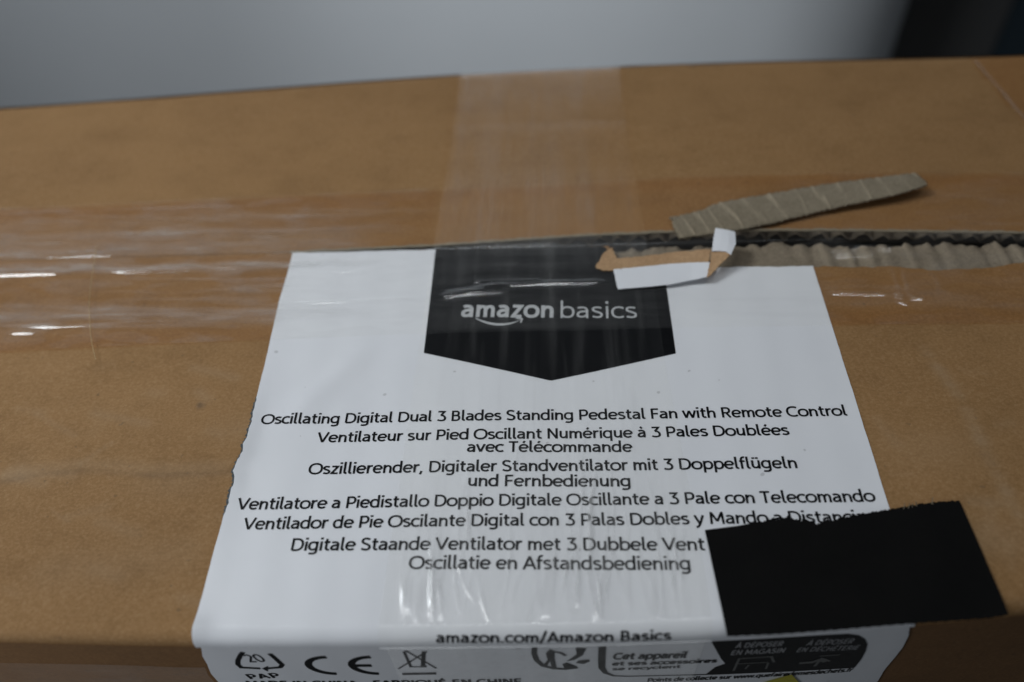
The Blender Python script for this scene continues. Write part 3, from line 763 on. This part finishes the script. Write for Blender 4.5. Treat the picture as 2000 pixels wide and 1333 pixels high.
for a, b, w, h, bd in [((850, 585), (1000, 566), 0.0034, None, 0.006), ((915, 565), (1215, 554), 0.0022, None, 0.010), ((900, 556), (1075, 550), 0.0012, None, 0.0),
                       ((560, 597), (880, 583), 0.0008, 0.00028, 0.0), ((850, 552), (1200, 540), 0.0020, 0.00040, 0.03), ((870, 540), (1170, 528), 0.0016, 0.00022, 0.02),
                       ((-20, 541), (130, 537), 0.0016, None, 0), ((225, 536), (385, 531), 0.0011, None, 0), ((415, 530), (470, 528), 0.0009, None, 0), ((585, 535), (615, 534), 0.0009, None, 0), ((625, 537), (720, 534), 0.0009, None, 0),
                       ((100, 536), (590, 529), 0.0014, 0.00025, 0), ((1612, 503), (1718, 499), 0.0020, None, 0.0), ((1660, 493), (1752, 490), 0.0018, None, 0),
                       ((1600, 576), (1750, 579), 0.0011, None, 0), ((1742, 580), (1766, 585), 0.0014, None, 0), ((1772, 585), (1806, 588), 0.0018, None, 0), ((1745, 592), (1775, 600), 0.0010, None, 0),
                       ((-50, 640), (570, 640), 0.0010, 0.00018, 0), ((-50, 600), (560, 612), 0.0012, 0.00018, 0), ((1300, 585), (1620, 590), 0.0012, 0.00013, 0), ((1330, 610), (1650, 620), 0.0014, 0.00013, 0),
                       ((-50, 470), (560, 452), 0.0016, 0.00018, 0), ((-40, 500), (560, 497), 0.0012, 0.00018, 0), ((900, 605), (1230, 560), 0.0009, 0.00012, 0),
                       ((1738, 520), (1760, 590), 0.0007, 0.0004, 0), ((1760, 520), (1775, 590), 0.0007, 0.0003, 0), ((1812, 530), (1830, 585), 0.0009, 0.0003, 0.12)]:
    p0, p1 = top(*a), top(*b); fl = h is None
    if fl: h = glint((a[0] + b[0]) / 2, (a[1] + b[1]) / 2) * w
    if fl and a[0] > 1500: w, h = w * 1.5, h * 1.5 * 1.12
    hr.append((*p0, *p1, w, h, bd, fl))
def band(y, c, w): return np.exp(-((y - c) / w) ** 2)
for i in range(44):
    px = R_.choice([R_.uniform(-60, 560), R_.uniform(1580, 2000), R_.uniform(-60, 1300)]); py = R_.uniform(400, 670); ln = R_.uniform(60, 420)
    p0, p1 = top(px, py), top(px + ln, py - ln * R_.uniform(-0.03, 0.06)); w = R_.uniform(0.0005, 0.0013)
    hr.append((*p0, *p1, w, w * R_.uniform(0.05, 0.26), R_.uniform(-0.02, 0.02), False))
def n2(x, y, seed, f):
    r = random.Random(seed); s = 0
    for k in range(7):
        a = r.uniform(0, 6.28); g = f * r.uniform(0.6, 2.2); s = s + np.sin((x * 0.32 * math.cos(a) + y * math.sin(a)) * g + r.uniform(0, 6.28))
    return s / 3.0
def hhaze_sheen(x, y):
    side = np.maximum(sm(-0.04, -0.055, x) * (0.4 + 0.6 * sm(-0.094, -0.0985, x)), 0.4 * sm(0.085, 0.10, x))
    h = side * (0.075 * sm(0.15, 0.32, n2(x, y, 301, 330)) + 0.06 * sm(0.3, 0.42, n2(x, y, 302, 620)))
    for q in hr: h = h + side * 0.12 * ridge(x, y, *q) / q[5]
    lab = sm(0.04, 0.05, x) * sm(0.10, 0.094, x)
    for q in hr: h = h + lab * 0.05 * ridge(x, y, *q) / q[5]  # soft reflections on the label, painted as milky lines
    h = h + sm(-0.046, -0.042, x) * sm(0.045, 0.036, x) * sm(0.203, 0.212, y) * sm(0.227, 0.225, y) * (0.022 + 0.016 * wobA(y, 305, 900) + 0.012 * wobA(x, 306, 420))  # sheen bands over the black banner, painted into the film colour
    return np.maximum(0, h + hhaze_glare(x, y))
def hhaze_glare(x, y):
    left = sm(-0.06, -0.085, x); mid = sm(-0.047, -0.04, x) * sm(0.045, 0.036, x); right = sm(0.04, 0.05, x)
    h = 0.004 + 0.02 * left + 1.5 * left * (0.115 * band(y, 0.2315 + 0.02 * (x + 0.15) * 0.5, 0.0050) + 0.20 * band(y, 0.2205 + 0.0008 * wobA(x, 91, 90), 0.0016)
                 + 0.15 * band(y, 0.1965 + 0.0008 * wobA(x, 92, 40), 0.0026) * (0.75 + 0.35 * sm(-0.12, -0.19, x))
                 + 0.06 * band(y, 0.2460, 0.0045) * sm(-0.06, -0.16, x) + 0.05 * band(y, 0.2395, 0.002))
    h = h + mid * (0.040 * sm(0.226, 0.222, y) * sm(0.1835, 0.187, y))
    h = h + right * (0.01 * band(y, 0.236, 0.02) + 0.05 * band(y, 0.197, 0.004) * sm(0.2, 0.1, x))
    return h + (0.22 * band(y, 0.2275, 0.0013) * sm(-0.036, -0.03, x) * sm(0.004, -0.002, x) + 0.10 * band(y, 0.2267, 0.0012) + 0.05 * band(y, 0.2300, 0.002)) * sm(-0.05, 0.0, x) * sm(0.09, 0.04, x)  # glare along the seam gap, painted as milky film
xs = np.unique(np.concatenate([np.linspace(XL + 0.002, XR - 0.002, 520), np.linspace(-0.045, 0.05, 160), np.linspace(0.09, 0.16, 120)])); nr = 300
X = np.repeat(xs, nr).reshape(-1, nr); K = np.tile(np.linspace(0, 1, nr), (len(xs), 1))
A = hbot(X); B = htop(X); Y = A + (B - A) * K
Z = OFF_TH + 0.00004 * wobA(X, 101, 60) * wobA(Y, 102, 200)
for q in hr: Z = Z + ridge(X, Y, *q)
Z = Z + np.where(Y < SEAM, liftA(X, Y - YrA(X)) + np.maximum(0, ztopA(X, Y)), zback(X, Y))
lt = mesh('clear_tape', np.stack([X, Y, Z], -1).reshape(-1, 3), gridfaces(len(xs), nr), M['tape_h'], box, {'haze_sheen': hhaze_sheen(X, Y).ravel()}, True, 0.0, True)
lt['label'] = 'wide clear tape running along the seam'

vr = []
for i in range(34):           # gathers where the crosswise tape was pulled over the front edge
    x0 = R_.uniform(-0.046, 0.034); ln = R_.uniform(0.010, 0.034); y0 = R_.uniform(0.0825, 0.090)
    vr.append((x0, y0, x0 + R_.uniform(-0.004, 0.004), y0 + ln, R_.uniform(0.0004, 0.0011), R_.uniform(0.00009, 0.00028), R_.uniform(-0.06, 0.06)))
for i in range(34):
    x0 = R_.uniform(-0.04, 0.034); ln = R_.uniform(0.02, 0.07); y0 = R_.uniform(0.10, 0.175)
    vr.append((x0, y0, x0 + R_.uniform(-0.003, 0.003), y0 + ln, R_.uniform(0.0006, 0.0013), R_.uniform(0.00002, 0.00007), R_.uniform(-0.02, 0.02)))
for i in range(16):
    x0 = R_.uniform(-0.045, 0.034); y0 = R_.uniform(0.232, 0.246)
    vr.append((x0, y0, x0 + R_.uniform(-0.002, 0.002), y0 + R_.uniform(0.012, 0.03), R_.uniform(0.0006, 0.0014), R_.uniform(0.00005, 0.00014), 0))
def vL(y): return interp(y, [(0.0, -0.049), (0.10, -0.0470), (0.23, -0.0447), (0.286, -0.0422), (0.36, -0.0415)])
def vR(y): return interp(y, [(0.0, 0.040), (0.10, 0.0395), (0.16, 0.0365), (0.23, 0.035), (0.286, 0.0328), (0.36, 0.0325)])
NC = 300; cols = np.linspace(0, 1, NC); V = []; hz = []
frows = list(np.linspace(-0.06, -ARC - 0.0031, 16)) + list(np.linspace(-ARC - 0.003, -0.0002, 24))
for q in frows:
    for c in cols:
        x = vL(0.078) + (vR(0.078) - vL(0.078)) * float(c)
        V.append(P(x, q, OFF_TV + 0.00015 * (0.5 + 0.5 * wob(x, 121, 420)) * float(sm(-0.03, 0.0, q)))); hz.append(0.13 * (0.6 + 0.4 * wob(x, 122, 300)) * float(sm(-ARC, -ARC - 0.004, q)) + 0.02)
NR = 420; Q = np.repeat(np.linspace(0, 1, NR), NC).reshape(NR, NC); C = np.tile(cols, (NR, 1))
yy = 0.08 + (0.3475 - 0.08) * Q; X = vL(yy) + (vR(yy) - vL(yy)) * C
YA = YrA(X) + 0.00001; YB = np.polyval(_cb, X) + 0.001 - 0.0016; Y = YA + (YB - YA) * Q
Z = OFF_TV + np.where(Y < SEAM, np.maximum(0, ztopA(X, Y)) + liftA(X, Y - YA), zback(X, Y))
e = np.maximum(0, (Y - (YB - 0.006)) / 0.006); Z = Z - 0.0018 * e * e * 0.8
for i in range(26):
    x0 = R_.uniform(-0.045, 0.034); ln = R_.uniform(0.012, 0.05); y0 = R_.uniform(0.083, 0.105); w = R_.uniform(0.00035, 0.0008)
    vr.append((x0, y0, x0 + R_.uniform(-0.006, 0.006), y0 + ln, w, w * R_.uniform(0.16, 0.42), R_.uniform(-0.08, 0.08)))
white = np.zeros_like(X)
for q in vr:
    rd = ridge(X, Y, *q); Z = Z + rd; white = white + rd / q[5] * (0.16 if q[1] < 0.10 else 0.035)
h = 0.085 + 0.03 * sm(0.13, 0.085, Y) - 0.0846 * sm(0.12, 0.16, Y) * sm(0.226, 0.22, Y)
h = np.where(Y > 0.229, 0.145 + 0.05 * wobA(X, 124, 130) + 0.03 * wobA(Y, 125, 60) - 0.075 * sm(0.0, 0.02, X) - 0.03 * sm(0.262, 0.255, Y), h)
h = h + 0.05 * band(X, -0.0005, 0.0022) * sm(0.165, 0.19, Y) * sm(0.232, 0.226, Y) + 0.010 * np.maximum(0, wobA(X, 126, 500)) * sm(0.150, 0.165, Y)
edge = sm(0.0, 0.05, C) * sm(1.0, 0.90, C); h = np.where(Y > 0.229, h * (0.3 + 0.7 * edge) * 0.72, h)
h = h + white
V = np.vstack([np.array(V), np.stack([X, Y, Z], -1).reshape(-1, 3)]); hz = np.concatenate([hz, np.maximum(0, h).ravel()])
vt = mesh('clear_tape', V, gridfaces(len(frows) + NR, NC), M['tape_v'], box, {'haze_sheen': hz}, True, 0.0, True)
vt['label'] = 'hazy clear tape running crosswise over the label'
# tape low on the front panel at the left, and one round the right end
V = []; hz = []
for u in np.linspace(0, 1, 90):
    for s in np.linspace(front_xs(300, 1298)[1], -0.075, 20):
        x = XL + 0.003 + (interp(s, lpts) - 0.0008 - XL - 0.003) * float(u)
        V.append(P(x, s + 0.0003 * wob(x, 131, 50), 0.0006)); hz.append(0.07 + 0.03 * wob(x, 132, 60))
mesh('clear_tape', V, [f[::-1] for f in gridfaces(90, 20)], M['tape_h'], box, {'haze_sheen': hz}, True, 0.0, True)['label'] = 'grey clear tape low on the front panel'
V = []; hz = []
for k in np.linspace(0, 1, 40):
    y = 0.2665 + (Yback(0.22) - 0.008 - 0.2665) * k; xa = xend(y)
    for c in np.linspace(0, 1, 24):
        V.append((xa + (XR - 0.003 - xa) * c ** 1.4, y, 0.0010 + 0.0003 * abs(wob(y, 22, 30)))); hz.append(0.30 if c < 0.05 else 0.008)
mesh('clear_tape', V, gridfaces(40, 24), M['tape_v'], box, {'haze_sheen': hz}, True, 0.0, True)['label'] = 'slanting clear tape at the right end of the back flap'

# ------------------------------------------------------------------ black tape patch stuck over the corner of the label
tp = [(1376, 1040), (1440, 1032), (1500, 1020), (1530, 1015), (1566, 1020), (1598, 1026), (1640, 1016), (1700, 1005), (1740, 999), (1790, 990), (1830, 986), (1870, 984)]
bt = [(1420, 1245), (1520, 1241), (1640, 1232), (1740, 1223), (1850, 1216), (1930, 1211), (1966, 1205)]
tpx = [top(*p) for p in tp]; btx = [top(*p) for p in bt]
A0, A1, B0, B1 = tpx[0], tpx[-1], btx[0], btx[-1]
V = []; nc, nr = 260, 40
for i in range(nc):
    u = i / (nc - 1)
    xt = A0[0] + (A1[0] - A0[0]) * u; yt = interp(xt, tpx)
    jag = 0.0
    if 0.22 < u < 0.5: jag = 0.0006 * wob(u, 141, 90)
    if u > 0.5: jag = 0.00022 * wob(u, 142, 160) + 0.00016 * R_.uniform(-1, 1)
    yt += jag
    xb = B0[0] + (B1[0] - B0[0]) * u; yb = interp(xb, btx)
    for j in range(nr):
        v = j / (nr - 1); x = xt + (xb - xt) * v; y = yt + (yb - yt) * v + 0.00012 * wob(u, 143, 160) * (v > 0.97)
        s = y - Yr(x)
        lift = OFF_B + 0.00015 * wob(x, 144, 50) * wob(y, 145, 60) + 0.0006 * u ** 4 * v ** 3
        p = P(x, max(s, 0.0), lift)
        V.append(p if s >= 0 else (x, y, p[2] - 0.08 * -s))       # it sticks out flat past the edge
patch = mesh('black_tape_patch', V, gridfaces(nc, nr), M['cloth'], box, None, False, 0.0004)
V = []; Fc = []      # loose threads at its torn edge
for px, py, dx, dy in ((1764, 993, 3, -10), (1773, 992, 4, -9), (1781, 990, 1, -7), (1790, 988, -2, -9), (1818, 985, 4, -13), (1822, 985, -2, -8)):
    p0 = top(px, py + 3, 0.0012); p1 = top(px + dx, py + dy, 0.003); b = len(V)
    V += [(p0[0], p0[1], 0.0012), (p0[0] + 0.00022, p0[1], 0.0012), (p1[0] + 0.00016, p1[1], 0.003), (p1[0], p1[1], 0.003)]; Fc.append([b, b + 1, b + 2, b + 3])
mesh('loose_thread', V, Fc, M['liner'], patch, {'rib': [0.2] * len(V)}, False, 0.0001)

# ------------------------------------------------------------------ peeled strip of label at the seam
def sheet(name, rows, mat, parent, th=0.00028, sub=8, attrs=None, jit=0.00005):
    """rows of (px, py, z): a smooth sheet through the rows, each row the same length"""
    rr = [[(*top(q[0], q[1], q[2]), q[2]) for q in r] for r in rows]
    A = np.array(rr); 
    nR, nC = A.shape[:2]; ur = np.linspace(0, nR - 1, (nR - 1) * sub + 1); uc = np.linspace(0, nC - 1, (nC - 1) * sub + 1)
    B = np.zeros((len(ur), len(uc), 3))
    for k in range(3):
        tmp = np.array([np.interp(ur, range(nR), A[:, j, k]) for j in range(nC)])
        B[:, :, k] = np.array([np.interp(uc, range(nC), tmp[:, i]) for i in range(len(ur))])
    for i in range(len(ur)):
        for j in range(len(uc)):
            if i in (0, len(ur) - 1) or j in (0, len(uc) - 1): B[i, j, 0] += R_.gauss(0, jit); B[i, j, 1] += R_.gauss(0, jit)
    fc = gridfaces(len(ur), len(uc)); vv = B.reshape(-1, 3)
    a, b, c = vv[fc[0][0]], vv[fc[0][1]], vv[fc[0][2]]
    if np.cross(b - a, c - a)[2] < 0: fc = [f[::-1] for f in fc]
    o = mesh(name, vv, fc, mat, parent, attrs and {k: [v] * len(vv) for k, v in attrs.items()}, False, th); return o
curl = sheet('peeled_paper', [[(1198, 527, .0014), (1230, 524, .0016), (1300, 517, .0020), (1350, 513.5, .0026), (1386, 513, .0034)],
                              [(1207, 565.5, .0012), (1240, 563, .0014), (1303, 557, .0017), (1350, 548, .0022), (1381, 541, .0030)]], M['paper'], box, 0.0003)
curl['label'] = 'white strip peeled from the label and curled at one end'
sheet('torn_backing', [[(1163, 521, .0011), (1178, 496, .0011), (1196, 484, .0011), (1204, 506, .0011), (1250, 502, .0012), (1310, 494, .0014), (1389, 487, .0030)],
                       [(1166, 525, .0011), (1180, 529, .0011), (1199, 529, .0011), (1212, 526.5, .0011), (1262, 521.5, .0012), (1310, 517, .0014), (1384, 515, .0030)]], M['pith'], curl, 0.0003, attrs={'rib': 0.0}, jit=0.00013)
sheet('curled_backing', [[(1391.5, 489.5, .0052), (1404, 489, .0056), (1416, 490, .0058), (1428, 497, .0058)],
                         [(1386, 515, .0040), (1395, 516, .0042), (1404, 516, .0046), (1413, 511, .0050)],
                         [(1381, 541.5, .0031), (1384, 540, .0032), (1388, 538, .0034), (1392, 533, .0036)]], M['pith'], curl, 0.0003, attrs={'rib': 0.0}, jit=0.00013)
sheet('curled_end', [[(1397, 446, .0070), (1410, 448, .0072), (1424, 450.5, .0072), (1436, 453.5, .0070)],
                     [(1393, 470, .0064), (1408, 471, .0068), (1424, 473, .0069), (1437, 476, .0066)],
                     [(1390.5, 491, .0057), (1404, 490.5, .0060), (1417, 491.5, .0062), (1428, 498, .0060)]], M['paper'], curl, 0.0003)

# ------------------------------------------------------------------ loose torn strip lying on the back flap
tope = [(1309, 425), (1340, 419), (1372, 411), (1395, 399), (1450, 388), (1500, 380), (1560, 369), (1610, 361), (1660, 354), (1710, 348), (1755, 342), (1786, 339)]
bote = [(1326, 466), (1352, 462), (1385, 458), (1420, 453), (1470, 444), (1515, 435), (1570, 421), (1620, 409), (1665, 399), (1712, 389), (1768, 376), (1813, 361)]
V = []; rib = []; N = 420; nr = 16
for i in range(N):
    u = i / (N - 1); k = u * (len(tope) - 1)
    pt_ = (np.interp(k, range(len(tope)), [p[0] for p in tope]), np.interp(k, range(len(tope)), [p[1] for p in tope]) + 1.0 * wob(u, 151, 80) + 0.8 * wob(u, 155, 330))
    pb_ = (np.interp(k, range(len(bote)), [p[0] for p in bote]), np.interp(k, range(len(bote)), [p[1] for p in bote]) + 0.7 * wob(u, 152, 60) + 0.7 * wob(u, 157, 300))
    zc = 0.0019 + 0.0024 * float(sm(0.45, 1.0, u)) ** 1.2
    for j in range(nr):
        v = j / (nr - 1); q = (pt_[0] + (pb_[0] - pt_[0]) * v, pt_[1] + (pb_[1] - pt_[1]) * v)
        z = zc + 0.0003 * math.sin(v * math.pi) - 0.0006 * (v > 0.9) * 0
        x, y = top(q[0], q[1], zc)
        t = ((u * 13.1 + 0.35 - (v - 0.5) * 0.55 + 0.13 * wob(u, 153, 23)) % 1.0) - 0.5
        ln = math.exp(-(t / 0.075) ** 2) * (0.75 + 0.25 * wob(v + u * 9, 154, 7)) * (0.7 + 0.45 * wob(u, 156, 37))
        z += 0.00035 * ln
        jx = 0.0007 * R_.uniform(-1, 1) if i in (0, N - 1) else 0
        V.append((x + jx, y, z)); rib.append(max(0, 0.75 * ln))
strip = mesh('torn_cardboard_strip', V, [f[::-1] for f in gridfaces(N, nr)], M['liner'], None, {'rib': rib}, True, 0.0007)
if strip.data.polygons[50].normal.z < 0: strip.data.flip_normals()
tag(strip, 'narrow torn strip of greyish cardboard with diagonal flute lines lying on the brown flap', 'cardboard strip')

# fine fibre on the tape at the left
def tube(pts, r, n=6):
    V = []; Fc = []
    for i, p in enumerate(pts):
        for k in range(n):
            a = 2 * math.pi * k / n; V.append((p[0] + r * math.cos(a), p[1], p[2] + r * math.sin(a)))
    for i in range(len(pts) - 1):
        for k in range(n): Fc.append([i * n + k, i * n + (k + 1) % n, (i + 1) * n + (k + 1) % n, (i + 1) * n + k])
    return V, Fc
pts = [(*top(x, y, 0.0016), 0.0016) for x, y in [(188, 480), (184, 510), (178, 550), (174, 590), (175, 625), (177, 655), (181, 680), (187, 703)]]
V, Fc = tube(pts, 0.00011)
tag(mesh('stray_fibre', V, Fc, M['hair'], None, None, True), 'thin pale hair lying across the clear tape on the brown flap', 'fibre')

# ------------------------------------------------------------------ what stands behind and under the box
YW = 0.90
rc = ray(1738, 110)[:2]; rc = rc / np.linalg.norm(rc); RW = 0.24
XC = ((YW + RW) * rc[0] - RW) / rc[1] + RW        # silhouette of the rounded end
prof = [(-2.6, YW)] + [(q, YW) for q in np.linspace(-1.2, XC - RW - 0.02, 12)] + [(XC - RW + RW * math.sin(a) * 1.0, YW + RW * (1 - math.cos(a))) for a in np.linspace(0, math.pi / 2, 24)] + [(XC, YW + 0.29)]
V = []; 
for (x, y) in prof: V += [(x, y, -ZT), (x, y, 0.34)]
wall = mesh('grey_partition', V, [[2 * i, 2 * i + 2, 2 * i + 3, 2 * i + 1] for i in range(len(prof) - 1)], M['wall'], None, None, True)
tag(wall, 'plain pale grey partition with a rounded end behind the carton', 'wall')
YD = 1.22
rn = ray(1955, 60); XN = rn[0] * (YD / rn[1])
V = [(XC - 0.10, YD, -ZT), (XN, YD, -ZT), (XN, YD, 1.6), (XC - 0.10, YD, 1.6), (XC - 0.10, YD + 0.05, -ZT), (XN, YD + 0.05, -ZT), (XN, YD + 0.05, 1.6), (XC - 0.10, YD + 0.05, 1.6)]
FB = [[0, 1, 2, 3], [5, 4, 7, 6], [4, 0, 3, 7], [1, 5, 6, 2], [3, 2, 6, 7]]
dp = mesh('dark_panel', V, FB, M['dark'], None); tag(dp, 'tall black panel beyond the rounded end of the grey partition', 'panel')
V = [(XN + 0.002, YD + 0.01, -ZT), (XN + 0.9, YD + 0.01, -ZT), (XN + 0.9, YD + 0.01, 1.6), (XN + 0.002, YD + 0.01, 1.6), (XN + 0.002, YD + 0.06, -ZT), (XN + 0.9, YD + 0.06, -ZT), (XN + 0.9, YD + 0.06, 1.6), (XN + 0.002, YD + 0.06, 1.6)]
np_ = mesh('blue_panel', V, FB, M['navy'], None); tag(np_, 'dark blue panel at the top right corner, beside the black one', 'panel')
fl = mesh('floor', [(-4, -3, -ZT - 0.002), (4, -3, -ZT - 0.002), (4, 4, -ZT - 0.002), (-4, 4, -ZT - 0.002)], [[0, 1, 2, 3]], M['floor'], None)
tag(fl, 'plain grey floor under the carton', 'floor', kind='structure')
